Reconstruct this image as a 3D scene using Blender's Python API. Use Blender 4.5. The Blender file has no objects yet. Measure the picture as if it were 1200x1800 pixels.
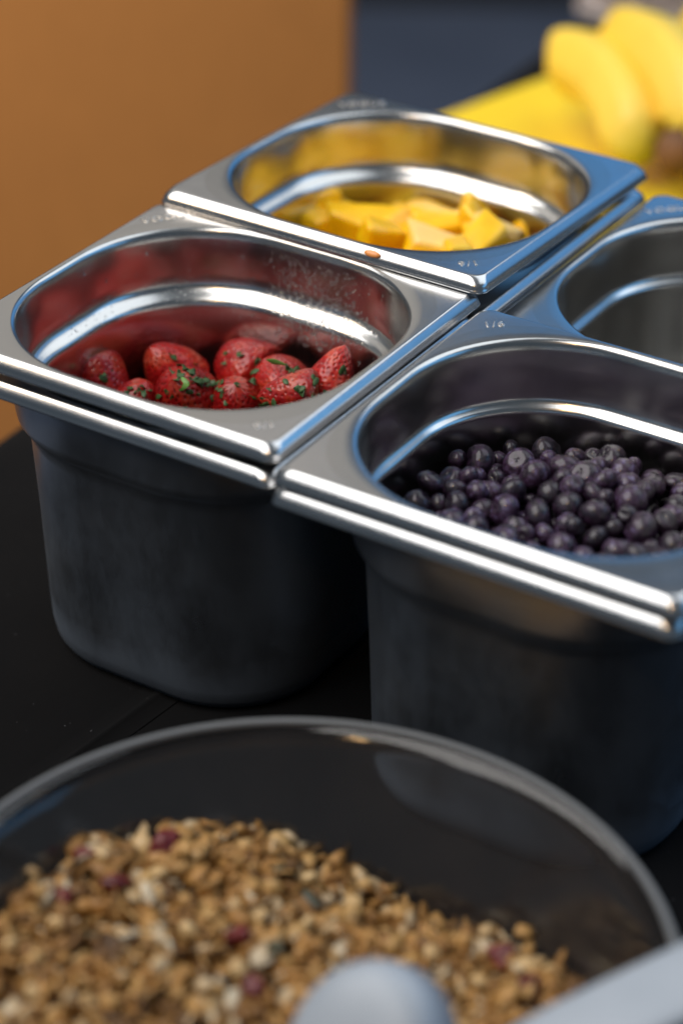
import bpy, bmesh, math, random
from mathutils import Vector, Matrix, Euler
from mathutils.bvhtree import BVHTree
random.seed(7)
S = bpy.context.scene
C = S.collection
RAD = math.radians

# ---------------------------------------------------------------- camera
cam_d = bpy.data.cameras.new("camera"); cam = bpy.data.objects.new("camera", cam_d); C.objects.link(cam)
cam.location = (0.4506, -0.6767, 0.6422)
cam.rotation_euler = Euler((RAD(57.85), RAD(-0.64), RAD(32.12)), 'XYZ')
cam_d.sensor_fit = 'VERTICAL'; cam_d.sensor_height = 36.0; cam_d.lens = 84.52
cam_d.clip_start = 0.05; cam_d.clip_end = 60
cam_d.dof.use_dof = True; cam_d.dof.focus_distance = 1.045; cam_d.dof.aperture_fstop = 3.4; cam_d.dof.aperture_blades = 9
S.camera = cam

# ---------------------------------------------------------------- world, lamps, exposure
w = bpy.data.worlds.new("World"); S.world = w; w.use_nodes = True
w.node_tree.nodes["Background"].inputs[0].default_value = (0.62, 0.80, 1.0, 1)
w.node_tree.nodes["Background"].inputs[1].default_value = 0.11
def area(name, loc, target, sx, sy, col, radiance):
    d = bpy.data.lights.new(name, 'AREA'); d.shape = 'RECTANGLE'; d.size = sx; d.size_y = sy
    d.color = col; d.energy = radiance * sx * sy * math.pi
    o = bpy.data.objects.new(name, d); C.objects.link(o); o.location = loc
    o.rotation_euler = (Vector(target) - Vector(loc)).to_track_quat('-Z', 'Y').to_euler()
    return o
TGT = (0.0, 0.1, 0.12)
def polar(az, el, dist):   # azimuth measured clockwise from the camera's heading
    h = RAD(-32.12 - az + 0) * -1
    a = RAD(90 + 32.12 - az)
    return (TGT[0] + dist * math.cos(RAD(el)) * math.cos(a), TGT[1] + dist * math.cos(RAD(el)) * math.sin(a), TGT[2] + dist * math.sin(RAD(el)))
area("overhead_window_light", polar(-98, 60, 2.4), TGT, 2.4, 1.9, (1.0, 0.975, 0.95), 4.6)
area("overhead_pale_light", polar(58, 55, 2.4), TGT, 2.0, 1.8, (0.88, 0.94, 1.0), 1.7)
area("pale_wall_light", polar(-22, 40, 2.6), TGT, 2.0, 1.9, (1.0, 0.90, 0.79), 0.46)
area("blue_sky_light", polar(36, 20, 2.7), TGT, 3.0, 1.1, (0.07, 0.38, 0.92), 0.72)
area("blue_side_light", polar(92, 26, 2.5), TGT, 2.0, 1.2, (0.14, 0.50, 1.0), 0.95)
area("warm_bulb", polar(-158, 50, 2.2), TGT, 0.07, 0.07, (1.0, 0.60, 0.25), 190.0)
wl_ = area("panel_fill_lamp", (-0.75, -0.35, 0.75), (-0.85, 0.62, -0.10), 0.35, 0.35, (1.0, 0.75, 0.50), 8.6); wl_.data.spread = RAD(100)  # added fill with no seen source, brightens the wooden panel
S.view_settings.view_transform = 'Standard'; S.view_settings.look = 'None'
S.view_settings.exposure = 0.0; S.view_settings.gamma = 1.0
S.cycles.use_denoising = True
S.cycles.max_bounces = 14; S.cycles.glossy_bounces = 8; S.cycles.transmission_bounces = 10; S.cycles.transparent_max_bounces = 10
S.cycles.sample_clamp_indirect = 6.0
S.cycles.caustics_reflective = False; S.cycles.caustics_refractive = False

# ---------------------------------------------------------------- pixel -> place (photograph pixels, 1200 x 1800; mm, rim plane of the strawberry pan = 0)
F = 4226.1; CM = cam.rotation_euler.to_matrix(); CO = Vector((450.6, -676.7, 480.2))
def at(px, py, z):
    d = CM @ Vector(((px - 600) / F, -(py - 900) / F, -1)); t = (z - CO.z) / d.z
    return CO + d * t
TZ = -162.0                                   # table top in the same mm frame
def W(v): return Vector((v[0] / 1000, v[1] / 1000, (v[2] - TZ) / 1000))

# ---------------------------------------------------------------- materials
def nt(name):
    m = bpy.data.materials.new(name); m.use_nodes = True
    t = m.node_tree; b = t.nodes["Principled BSDF"]
    return m, t, b
def N(t, typ, **kw):
    n = t.nodes.new(typ)
    for k, v in kw.items():
        if k in n.inputs: n.inputs[k].default_value = v
        else: setattr(n, k, v)
    return n
def ramp(t, fac, stops):
    r = t.nodes.new('ShaderNodeValToRGB'); t.links.new(fac, r.inputs[0])
    e = r.color_ramp.elements
    while len(e) < len(stops): e.new(0.5)
    for k, (p, c) in enumerate(stops):
        e[k].position = p; e[k].color = c if len(c) == 4 else (*c, 1)
    return r
def noise(t, scale, detail=4, rough=0.55, coord='Object', vscale=None):
    tc = t.nodes.new('ShaderNodeTexCoord'); n = N(t, 'ShaderNodeTexNoise', Scale=scale, Detail=detail, Roughness=rough)
    if vscale:
        mp = t.nodes.new('ShaderNodeMapping'); mp.inputs['Scale'].default_value = vscale
        t.links.new(tc.outputs[coord], mp.inputs[0]); t.links.new(mp.outputs[0], n.inputs[0])
    else: t.links.new(tc.outputs[coord], n.inputs[0])
    return n
def bump(t, b, h, strength, dist):
    n = N(t, 'ShaderNodeBump', Strength=strength, Distance=dist); t.links.new(h, n.inputs['Height']); t.links.new(n.outputs[0], b.inputs['Normal'])
    return n
def g(v): return (v, v, v, 1)

def steel(name, lo, hi, smudge_haze=0.0, col=(0.60, 0.60, 0.60)):
    m, t, b = nt(name)
    b.inputs['Metallic'].default_value = 1.0
    n1 = noise(t, 22, 5); r1 = ramp(t, n1.outputs['Fac'], [(0.3, g(lo)), (0.72, g(hi))])
    n2 = noise(t, 420, 3, coord='Object', vscale=(1, 1, 0.04))
    mx = N(t, 'ShaderNodeMix', data_type='FLOAT'); 
    ad = N(t, 'ShaderNodeMath', operation='MULTIPLY_ADD'); ad.inputs[1].default_value = 0.03; 
    t.links.new(n2.outputs['Fac'], ad.inputs[0]); t.links.new(r1.outputs[0], ad.inputs[2])
    t.links.new(ad.outputs[0], b.inputs['Roughness'])
    if smudge_haze:
        n3 = noise(t, 16, 6, 0.7, vscale=(1, 1, 0.45)); tc = t.nodes.new('ShaderNodeTexCoord'); sx = t.nodes.new('ShaderNodeSeparateXYZ')
        t.links.new(tc.outputs['Object'], sx.inputs[0])
        mr = N(t, 'ShaderNodeMapRange'); mr.inputs[1].default_value = -0.112; mr.inputs[2].default_value = -0.126; mr.inputs[3].default_value = 0.0; mr.inputs[4].default_value = 0.30
        n5 = noise(t, 30, 3)
        sb = N(t, 'ShaderNodeMath', operation='MULTIPLY_ADD'); sb.inputs[1].default_value = 0.02; t.links.new(n5.outputs['Fac'], sb.inputs[0]); t.links.new(sx.outputs['Z'], sb.inputs[2])
        t.links.new(sb.outputs[0], mr.inputs[0])
        sm = N(t, 'ShaderNodeMath', operation='ADD'); t.links.new(n3.outputs['Fac'], sm.inputs[0]); t.links.new(mr.outputs[0], sm.inputs[1])
        rr = ramp(t, sm.outputs[0], [(0.40, g(smudge_haze * .12)), (0.80, g(smudge_haze * 1.25))])
        d = N(t, 'ShaderNodeBsdfDiffuse'); d.inputs[0].default_value = (0.20, 0.245, 0.31, 1)  # residue, tinted blue-grey to paint in the wall's reflected haze
        ms = t.nodes.new('ShaderNodeMixShader'); t.links.new(rr.outputs[0], ms.inputs[0]); t.links.new(b.outputs[0], ms.inputs[1]); t.links.new(d.outputs[0], ms.inputs[2])
        t.links.new(ms.outputs[0], t.nodes['Material Output'].inputs[0])
    b.inputs['Base Color'].default_value = (*col, 1)
    n4 = noise(t, 60, 2); bump(t, b, n4.outputs['Fac'], 0.12, 0.0006)
    return m
M_RIM = steel("brushed_steel_rim", 0.16, 0.25)
M_BASIN = steel("steel_basin", 0.18, 0.24, col=(0.56, 0.555, 0.54))
M_BODY = steel("worn_steel_body", 0.26, 0.40, smudge_haze=0.30, col=(0.46, 0.49, 0.53))  # blue tint painted into the steel, standing in for blue reflections
M_STAMP, t, b = nt("stamped_steel"); b.inputs['Metallic'].default_value = 1; b.inputs['Base Color'].default_value = (.85, .80, .74, 1); b.inputs['Roughness'].default_value = 0.32

M_WATER, t, b = nt("water_drop"); b.inputs['Base Color'].default_value = (1, 1, 1, 1); b.inputs['Roughness'].default_value = 0.02; b.inputs['IOR'].default_value = 1.33; b.inputs['Transmission Weight'].default_value = 1.0

M_CLOTH, t, b = nt("black_cloth")
b.inputs['Roughness'].default_value = 0.95; b.inputs['Specular IOR Level'].default_value = 0.10
b.inputs['Sheen Weight'].default_value = 0.03; b.inputs['Sheen Roughness'].default_value = 0.5
n = noise(t, 9, 5); r = ramp(t, n.outputs['Fac'], [(0.3, (.0026, .0027, .0032)), (0.75, (.0048, .0048, .0052))])
n6 = noise(t, 420, 2, 0.4); r6 = ramp(t, n6.outputs['Fac'], [(0.745, g(0)), (0.79, g(1))])
mx = N(t, 'ShaderNodeMix', data_type='RGBA'); t.links.new(r6.outputs[0], mx.inputs[0]); t.links.new(r.outputs[0], mx.inputs[6]); mx.inputs[7].default_value = (.06, .06, .065, 1)
t.links.new(mx.outputs[2], b.inputs['Base Color'])
wv = N(t, 'ShaderNodeTexWave', Scale=900.0, Distortion=0.5); tc = t.nodes.new('ShaderNodeTexCoord'); t.links.new(tc.outputs['Object'], wv.inputs[0])
bump(t, b, wv.outputs['Fac'], 0.25, 0.0004)

M_WOOD, t, b = nt("orange_plywood")
n = noise(t, 2.0, 6, 0.6, vscale=(1.5, 1.5, 1.2)); r = ramp(t, n.outputs['Fac'], [(0.25, (.43, .195, .056)), (0.55, (.46, .21, .060)), (0.8, (.49, .235, .070))])
n2 = noise(t, 60, 4, 0.6, vscale=(2, 2, 0.6)); mx = N(t, 'ShaderNodeMix', data_type='RGBA', blend_type='MULTIPLY'); mx.inputs[0].default_value = 0.2
t.links.new(r.outputs[0], mx.inputs[6]); r2 = ramp(t, n2.outputs['Fac'], [(0.3, g(.6)), (0.7, g(1))]); t.links.new(r2.outputs[0], mx.inputs[7])
t.links.new(mx.outputs[2], b.inputs['Base Color']); b.inputs['Roughness'].default_value = 0.55
bump(t, b, n2.outputs['Fac'], 0.2, 0.001)

M_FLOOR, t, b = nt("slate_floor")
n = noise(t, 4, 6); r = ramp(t, n.outputs['Fac'], [(0.3, (.085, .105, .150)), (0.7, (.115, .138, .190))]); t.links.new(r.outputs[0], b.inputs['Base Color']); b.inputs['Roughness'].default_value = 0.6
M_DARKWALL, t, b = nt("dark_wall"); n = noise(t, 6, 4); r = ramp(t, n.outputs['Fac'], [(0.3, g(.010)), (0.7, g(.018))]); t.links.new(r.outputs[0], b.inputs['Base Color']); b.inputs['Roughness'].default_value = 0.8

M_BOARD, t, b = nt("yellow_board")
n = noise(t, 60, 5); r = ramp(t, n.outputs['Fac'], [(0.3, (.86, .60, .010)), (0.7, (.92, .68, .016))]); t.links.new(r.outputs[0], b.inputs['Base Color']); b.inputs['Roughness'].default_value = 0.42
bump(t, b, n.outputs['Fac'], 0.2, 0.0005)

M_BANANA, t, b = nt("banana_peel")
at_ = N(t, 'ShaderNodeAttribute', attribute_name='along'); n = noise(t, 40, 4)
r = ramp(t, at_.outputs['Fac'], [(0.0, (.20, .13, .03)), (0.03, (.62, .42, .04)), (0.12, (.90, .64, .07)), (0.75, (.90, .66, .10)), (0.92, (.55, .50, .05)), (1.0, (.30, .32, .04))])
mx = N(t, 'ShaderNodeMix', data_type='RGBA', blend_type='MULTIPLY'); mx.inputs[0].default_value = 0.25
r2 = ramp(t, n.outputs['Fac'], [(0.3, (.85, .75, .5)), (0.45, g(1))]); t.links.new(r.outputs[0], mx.inputs[6]); t.links.new(r2.outputs[0], mx.inputs[7]); t.links.new(mx.outputs[2], b.inputs['Base Color'])
b.inputs['Roughness'].default_value = 0.45; b.inputs['Subsurface Weight'].default_value = 0.1; b.inputs['Subsurface Radius'].default_value = (.004, .003, .001)
M_STEM, t, b = nt("banana_stem"); n = noise(t, 90, 4); r = ramp(t, n.outputs['Fac'], [(0.3, (.10, .045, .02)), (0.7, (.30, .14, .06))]); t.links.new(r.outputs[0], b.inputs['Base Color']); b.inputs['Roughness'].default_value = 0.7
M_TOWEL, t, b = nt("pale_towel"); n = noise(t, 300, 3); r = ramp(t, n.outputs['Fac'], [(0.3, (.62, .57, .58)), (0.7, (.76, .71, .71))]); t.links.new(r.outputs[0], b.inputs['Base Color']); b.inputs['Roughness'].default_value = 0.95; bump(t, b, n.outputs['Fac'], 0.6, 0.002)

M_STRAW, t, b = nt("strawberry_skin")
sa = N(t, 'ShaderNodeAttribute', attribute_name='seed'); ca = N(t, 'ShaderNodeAttribute', attribute_name='cap'); oi = t.nodes.new('ShaderNodeObjectInfo')
n = noise(t, 3.2, 5); r = ramp(t, n.outputs['Fac'], [(0.3, (.30, .004, .008)), (0.5, (.52, .016, .014)), (0.62, (.60, .050, .020)), (0.80, (.74, .19, .13))])
mx0 = N(t, 'ShaderNodeMix', data_type='RGBA'); t.links.new(ca.outputs['Fac'], mx0.inputs[0]); t.links.new(r.outputs[0], mx0.inputs[6]); mx0.inputs[7].default_value = (.66, .17, .08, 1)
mx = N(t, 'ShaderNodeMix', data_type='RGBA'); t.links.new(sa.outputs['Fac'], mx.inputs[0]); t.links.new(mx0.outputs[2], mx.inputs[6]); mx.inputs[7].default_value = (.10, .012, .006, 1)
hs = N(t, 'ShaderNodeHueSaturation'); t.links.new(mx.outputs[2], hs.inputs['Color'])
mr = N(t, 'ShaderNodeMapRange'); t.links.new(oi.outputs['Random'], mr.inputs[0]); mr.inputs[3].default_value = 0.50; mr.inputs[4].default_value = 0.88; t.links.new(mr.outputs[0], hs.inputs['Value'])
t.links.new(hs.outputs[0], b.inputs['Base Color'])
b.inputs['Roughness'].default_value = 0.30; b.inputs['Subsurface Weight'].default_value = 0.10; b.inputs['Subsurface Radius'].default_value = (.006, .0012, .0008); b.inputs['Subsurface Scale'].default_value = 0.6
b.inputs['Coat Weight'].default_value = 0.35; b.inputs['Coat Roughness'].default_value = 0.10; b.inputs['Specular IOR Level'].default_value = 0.3
n2 = noise(t, 12, 4); bump(t, b, n2.outputs['Fac'], 0.12, 0.01)

def leafmat(name, c1, c2):
    m, t, b = nt(name); n = noise(t, 200, 3); r = ramp(t, n.outputs['Fac'], [(0.3, c1), (0.7, c2)]); t.links.new(r.outputs[0], b.inputs['Base Color']); b.inputs['Roughness'].default_value = 0.5; bump(t, b, n.outputs['Fac'], 0.4, 0.0006)
    return m
M_HERB = leafmat("chopped_mint", (.02, .055, .014), (.05, .12, .03)); M_HERB2 = leafmat("fresh_mint", (.07, .19, .03), (.16, .34, .07))

M_MANGO, t, b = nt("mango_flesh")
n = noise(t, 70, 5); r = ramp(t, n.outputs['Fac'], [(0.3, (.90, .47, .002)), (0.7, (.95, .62, .006))])
fr = N(t, 'ShaderNodeAttribute', attribute_name='pale_top'); pl = N(t, 'ShaderNodeAttribute', attribute_name='peel')
mx = N(t, 'ShaderNodeMix', data_type='RGBA'); t.links.new(fr.outputs['Fac'], mx.inputs[0]); t.links.new(r.outputs[0], mx.inputs[6]); mx.inputs[7].default_value = (.95, .78, .48, 1)
mx2 = N(t, 'ShaderNodeMix', data_type='RGBA'); t.links.new(pl.outputs['Fac'], mx2.inputs[0]); t.links.new(mx.outputs[2], mx2.inputs[6]); mx2.inputs[7].default_value = (.12, .17, .01, 1)
t.links.new(mx2.outputs[2], b.inputs['Base Color']); b.inputs['Roughness'].default_value = 0.30
b.inputs['Subsurface Weight'].default_value = 0.15; b.inputs['Subsurface Radius'].default_value = (.008, .004, .0004); b.inputs['Subsurface Scale'].default_value = 0.7
b.inputs['Coat Weight'].default_value = 0.2; b.inputs['Coat Roughness'].default_value = 0.08
n2 = noise(t, 110, 4); bump(t, b, n2.outputs['Fac'], 0.3, 0.0012)

M_BLUE, t, b = nt("blueberry_skin")
oi = t.nodes.new('ShaderNodeObjectInfo'); n = noise(t, 2.2, 6, 0.62); 
ad = N(t, 'ShaderNodeMath', operation='MULTIPLY_ADD'); ad.inputs[1].default_value = 0.22; t.links.new(oi.outputs['Random'], ad.inputs[0]); t.links.new(n.outputs['Fac'], ad.inputs[2])
r = ramp(t, ad.outputs[0], [(0.42, (.004, .0018, .006)), (0.60, (.014, .005, .016)), (0.72, (.044, .016, .046)), (0.88, (.13, .11, .22))])
t.links.new(r.outputs[0], b.inputs['Base Color'])
r2 = ramp(t, n.outputs['Fac'], [(0.35, g(.34)), (0.65, g(.62))]); t.links.new(r2.outputs[0], b.inputs['Roughness'])
n3 = noise(t, 9, 4); bump(t, b, n3.outputs['Fac'], 0.22, 0.03)
b.inputs['Coat Weight'].default_value = 0.6; b.inputs['Coat Roughness'].default_value = 0.05; b.inputs['Specular IOR Level'].default_value = 0.35

M_BOWL, t, b = nt("clear_acrylic"); b.inputs['Base Color'].default_value = (.94, .95, .95, 1); b.inputs['Roughness'].default_value = 0.06; b.inputs['IOR'].default_value = 1.46; b.inputs['Transmission Weight'].default_value = 1.0
n = noise(t, 14, 6, 0.6); r = ramp(t, n.outputs['Fac'], [(0.35, g(.02)), (0.7, g(.10))]); t.links.new(r.outputs[0], b.inputs['Roughness'])
n8 = noise(t, 7, 6, 0.65); r8 = ramp(t, n8.outputs['Fac'], [(0.3, g(.012)), (0.75, g(.06))]); df = N(t, 'ShaderNodeBsdfDiffuse'); df.inputs[0].default_value = (.30, .24, .21, 1)
ms = t.nodes.new('ShaderNodeMixShader'); t.links.new(r8.outputs[0], ms.inputs[0]); t.links.new(b.outputs[0], ms.inputs[1]); t.links.new(df.outputs[0], ms.inputs[2]); t.links.new(ms.outputs[0], t.nodes['Material Output'].inputs[0])
M_FROST, t, b = nt("frosted_rim"); b.inputs['Base Color'].default_value = (.30, .315, .33, 1); b.inputs['Roughness'].default_value = 0.55; b.inputs['Transmission Weight'].default_value = 0.55; b.inputs['IOR'].default_value = 1.4
n = noise(t, 50, 3); r = ramp(t, n.outputs['Fac'], [(0.3, g(.50)), (0.7, g(.65))]); t.links.new(r.outputs[0], b.inputs['Roughness'])

M_GRAN, t, b = nt("toasted_granola"); ca = N(t, 'ShaderNodeAttribute', attribute_name='tone'); n = noise(t, 500, 4)
r = ramp(t, ca.outputs['Fac'], [(0.0, (.05, .022, .006)), (0.25, (.21, .095, .020)), (0.6, (.44, .22, .055)), (0.85, (.56, .34, .12)), (1.0, (.66, .56, .40))])
mx = N(t, 'ShaderNodeMix', data_type='RGBA', blend_type='MULTIPLY'); mx.inputs[0].default_value = 0.6; r2 = ramp(t, n.outputs['Fac'], [(0.3, g(.45)), (0.65, g(1))])
t.links.new(r.outputs[0], mx.inputs[6]); t.links.new(r2.outputs[0], mx.inputs[7]); t.links.new(mx.outputs[2], b.inputs['Base Color']); b.inputs['Roughness'].default_value = 0.55; bump(t, b, n.outputs['Fac'], 0.5, 0.0008)
M_CRAN, t, b = nt("dried_cranberry"); n = noise(t, 260, 3); r = ramp(t, n.outputs['Fac'], [(0.3, (.05, .004, .005)), (0.7, (.17, .012, .012))]); t.links.new(r.outputs[0], b.inputs['Base Color']); b.inputs['Roughness'].default_value = 0.35; bump(t, b, n.outputs['Fac'], 0.8, 0.0015)
M_PUMP, t, b = nt("pumpkin_seed"); n = noise(t, 200, 3); r = ramp(t, n.outputs['Fac'], [(0.3, (.028, .030, .016)), (0.7, (.065, .068, .036))]); t.links.new(r.outputs[0], b.inputs['Base Color']); b.inputs['Roughness'].default_value = 0.4
M_NUT, t, b = nt("pale_nut"); n = noise(t, 150, 4); r = ramp(t, n.outputs['Fac'], [(0.3, (.45, .27, .10)), (0.7, (.66, .48, .24))]); t.links.new(r.outputs[0], b.inputs['Base Color']); b.inputs['Roughness'].default_value = 0.4
M_SCOOP, t, b = nt("grey_plastic"); n = noise(t, 40, 4); r = ramp(t, n.outputs['Fac'], [(0.3, (.31, .35, .40)), (0.7, (.35, .39, .44))]); t.links.new(r.outputs[0], b.inputs['Base Color']); b.inputs['Roughness'].default_value = 0.40; bump(t, b, n.outputs['Fac'], 0.08, 0.001)

# ---------------------------------------------------------------- object helpers
def link(name, me, mat=None, parent=None, smooth=True):
    o = bpy.data.objects.new(name, me); C.objects.link(o)
    if mat and not me.materials: me.materials.append(mat)
    if parent: o.parent = parent
    if smooth and len(me.polygons): me.polygons.foreach_set('use_smooth', [True] * len(me.polygons))
    return o
def mesh(name, vs, fs):
    me = bpy.data.meshes.new(name); me.from_pydata([tuple(v) for v in vs], [], fs); me.update(); return me
def bmmesh(name, bm):
    me = bpy.data.meshes.new(name); bm.to_mesh(me); bm.free(); return me
def tag(o, label, cat, group=None):
    o['label'] = label; o['category'] = cat
    if group: o['group'] = group
    return o
def empty(name, loc=(0, 0, 0), rot=(0, 0, 0)):
    o = bpy.data.objects.new(name, None); C.objects.link(o); o.location = loc; o.rotation_euler = rot; o.empty_display_size = 0.02; return o
def structure(o): o['kind'] = 'structure'; return o
def stuff(o): o['kind'] = 'stuff'; return o
def fattr(me, name, vals):
    a = me.attributes.new(name, 'FLOAT', 'POINT'); a.data.foreach_set('value', vals)

# ---------------------------------------------------------------- the setting
FLOOR_Z = -0.75
structure(link('floor', mesh('floor', [(-6, -4, FLOOR_Z), (4, -4, FLOOR_Z), (4, 6, FLOOR_Z), (-6, 6, FLOOR_Z)], [(0, 1, 2, 3)]), M_FLOOR, smooth=False))
p0 = W(at(700, 8, TZ + FLOOR_Z * 1000)); hd = Vector((-0.5317, 0.8470, 0)); rt = Vector((0.8470, 0.5317, 0))
a0 = p0 - rt * 2.6; a1 = p0 + rt * 2.2
bm = bmesh.new(); q = []
for z in (FLOOR_Z, 0.9):
    for base, off in ((a0, 0), (a1, 0), (a1, .1), (a0, .1)):
        v = base + hd * off; q.append(bm.verts.new((v.x, v.y, z)))
for f in ((0, 1, 5, 4), (1, 2, 6, 5), (2, 3, 7, 6), (3, 0, 4, 7), (4, 5, 6, 7), (3, 2, 1, 0)): bm.faces.new([q[k] for k in f])
structure(link('wall', bmmesh('wall', bm), M_DARKWALL, smooth=False))

# wooden panel standing on the floor beyond the table
pr = W(at(617, 100, -232)); 
bm = bmesh.new(); L_, TH, H0, H1 = 0.95, 0.028, FLOOR_Z, 0.16
bmesh.ops.create_cube(bm, size=1); 
bmesh.ops.scale(bm, vec=(L_, TH, H1 - H0), verts=bm.verts); bmesh.ops.bevel(bm, geom=bm.edges[:], offset=0.003, segments=2, affect='EDGES')
pan_o = link('wooden_panel', bmmesh('wooden_panel', bm), M_WOOD, smooth=False)
dirx = Vector((0.8746, 0.4848, 0)); mid = Vector((pr.x, pr.y, 0)) - dirx * (L_ / 2)
pan_o.location = (mid.x, mid.y, (H0 + H1) / 2); pan_o.rotation_euler = (0, 0, math.atan2(dirx.y, dirx.x))
tag(pan_o, 'upright orange-brown wooden panel standing behind the serving table', 'panel')

# table with black cloth: rounded edge, hanging sides, one pressed crease
def left_x(y): return -0.2720 - 0.0360 * y
ys = [-0.62 + 0.02 * k for k in range(103)]
prof = [(-0.006, FLOOR_Z + 0.02), (-0.010, -0.50), (-0.004, -0.25), (-0.006, -0.10), (-0.003, -0.03), (-0.0005, -0.008), (0.001, -0.003), (0.004, -0.0008), (0.010, 0.0)]
xs_in = [0.02 + 0.02 * k for k in range(70)]
cr_a = W(at(262, 1238, TZ)); cr_b = W(at(160, 1312, TZ)); cd = (cr_b - cr_a).normalized(); cn = Vector((-cd.y, cd.x, 0))
xs_f = sorted(set([round(v, 4) for v in xs_in]))
vs, fs = [], []
ncol = len(prof) + len(xs_f)
for y in ys:
    lx = left_x(y)
    for dx, z in prof: 
        wv_ = 0.012 * math.sin(y * 21) * min(1, max(0, -z / 0.3))
        vs.append((lx + dx - wv_, y, z))
    for x in xs_f: vs.append((lx + x, y, 0))
for j in range(len(ys) - 1):
    for i in range(ncol - 1):
        a = j * ncol + i; fs.append((a, a + 1, a + ncol + 1, a + ncol))
me = mesh('tablecloth', vs, fs)
cloth = link('tablecloth', me, M_CLOTH); tag(cloth, 'black woven cloth covering the serving table under the pans', 'tablecloth')
# pressed crease: a low ridge in the cloth running from under the pan
vs, fs = [], []
K = 24
for k in range(K + 1):
    p = cr_a - cd * 0.03 + cd * (0.13 * k / K)
    for s, z in ((-.010, 0.0003), (-.004, .0006), (-.0012, .0016), (0, .0021), (.001, .0016), (.003, .0005), (.009, .0003)):
        f_ = math.sin(math.pi * min(1, (K - k) / 6) / 2)
        vs.append((p.x + cn.x * s, p.y + cn.y * s, 0.0002 + z * f_))
for k in range(K):
    for i in range(6): a = k * 7 + i; fs.append((a, a + 1, a + 8, a + 7))
link('crease', mesh('crease', vs, fs), M_CLOTH, cloth)

# ---------------------------------------------------------------- gastronorm pans
OW, OL = 88.0, 84.3           # half sizes of the outer lip, mm
KC, KS = 22, 8
def ring(inset, r, z):
    hx, hy = OW - inset, OL - inset; r = min(r, hx - .5, hy - .5); out = []
    for cxs, cys, a0 in ((1, 1, 0), (-1, 1, 90), (-1, -1, 180), (1, -1, 270)):
        cx, cy = cxs * (hx - r), cys * (hy - r); arc = []
        for k in range(KC + 1):
            a = RAD(a0 + 90 * k / KC); arc.append((cx + r * math.cos(a), cy + r * math.sin(a), z))
        out.append(arc)
    pts = []
    for c in range(4):
        pts += out[c]; p, q = out[c][-1], out[(c + 1) % 4][0]
        for k in range(1, KS): u = k / KS; pts.append((p[0] + (q[0] - p[0]) * u, p[1] + (q[1] - p[1]) * u, z))
    return pts
NR = len(ring(5, 5, 0))
def loft(rings, cap_first=False, cap_last=False):
    vs, fs = [], []
    for r in rings: vs += [(x / 1000, y / 1000, z / 1000) for x, y, z in r]
    for j in range(len(rings) - 1):
        for i in range(NR):
            i2 = (i + 1) % NR; fs.append((j * NR + i, j * NR + i2, (j + 1) * NR + i2, (j + 1) * NR + i))
    if cap_first: fs.append(tuple(reversed(range(NR))))
    if cap_last: k = (len(rings) - 1) * NR; fs.append(tuple(range(k, k + NR)))
    return vs, fs
# profile tables: (inset from the outer lip, corner radius, height under the flange top)
FLAT = (5.0, 40.0, 0.0)      # inside the flat flange: where rim and basin meet
RIM = [FLAT, (4.75, 24.0, 0.0), (4.5, 7.2, 0.0), (4.1, 6.8, -0.06), (3.7, 6.5, -0.28), (3.1, 6.2, -0.85), (2.4, 6.0, -1.65), (1.75, 5.9, -2.45), (1.2, 5.8, -3.25), (0.85, 5.7, -4.1), (0.75, 5.7, -4.8), (0.5, 5.7, -5.3), (0.2, 5.8, -5.8), (0.15, 5.8, -6.3), (0.45, 5.8, -6.7), (0.95, 5.6, -6.6), (1.3, 5.4, -5.6), (1.9, 5.4, -4.0), (2.6, 5.4, -2.7), (3.6, 5.4, -1.4), (4.8, 7.0, -0.9), (5.2, 40.0, -0.9)]
def inner(extra):
    P = [(5.0, 40.0, 0.0), (5.3, 55.0, 0.0), (5.7, 65.0, -0.02), (6.2, 65.0, -0.14), (6.9, 64.4, -0.5), (7.5, 64.0, -1.1), (8.0, 63.5, -2.0), (8.35, 63.2, -3.2), (8.6, 63.0, -5.0),
         (8.8, 62.4, -14.0), (9.05, 61.8, -22.0), (9.3, 61.2, -27.0), (10.0, 60, -28.5), (10.8, 59.3, -29.7), (12.2, 58, -30.8), (13.8, 57, -31.8), (15.2, 56.2, -32.9), (15.9, 55.7, -34.2), (16.2, 55.4, -36.0), (16.4, 55.2, -39.0),
         (17.0, 54.0, -60.0), (18.5, 52.0, -100.0), (19.4, 50.0, -125.0), (20.2, 49.0, -136.0), (21.2, 48.0, -142.0), (23.0, 46.0, -146.2), (25.5, 43.5, -148.4), (29.0, 40.0, -149.3), (50.0, 24.0, -149.4), (75.0, 6.0, -149.4)]
    return [(a if k < 2 else a - extra * min(1, (k - 1) / 4), r, z) for k, (a, r, z) in enumerate(P)]
def outer(extra):
    P = [(5.2, 40.0, -0.9), (6.4, 60.0, -1.5), (7.6, 63.0, -3.0), (8.1, 63.0, -6.0), (8.6, 62.0, -14.0), (9.3, 61.0, -28.0), (9.7, 60.5, -31.0), (10.6, 60.0, -33.2), (11.9, 59.0, -35.0), (12.5, 58.5, -37.2), (12.9, 58.0, -42.0), (15.3, 55.0, -80.0), (17.5, 52.0, -125.0), (18.4, 51.0, -138.0), (19.8, 49.0, -144.0), (22.5, 46.0, -148.4), (27.0, 42.0, -149.9), (50.0, 24.0, -150.0), (75.0, 6.0, -150.0)]
    return [(a - extra * min(1, max(0, (z + 40) / 10)) * (1 if k > 1 else 0), r, z) for k, (a, r, z) in enumerate(P)]
def thin(I):
    return [(a if k < 11 else (9.6 + (a - 9.6) * .62 if k <= 18 else a - 2.6 * max(0, (100 + z) / 60)), r, z if not 11 <= k <= 18 else -27.0 + (z + 27.0) * .75) for k, (a, r, z) in enumerate(I)]
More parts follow.
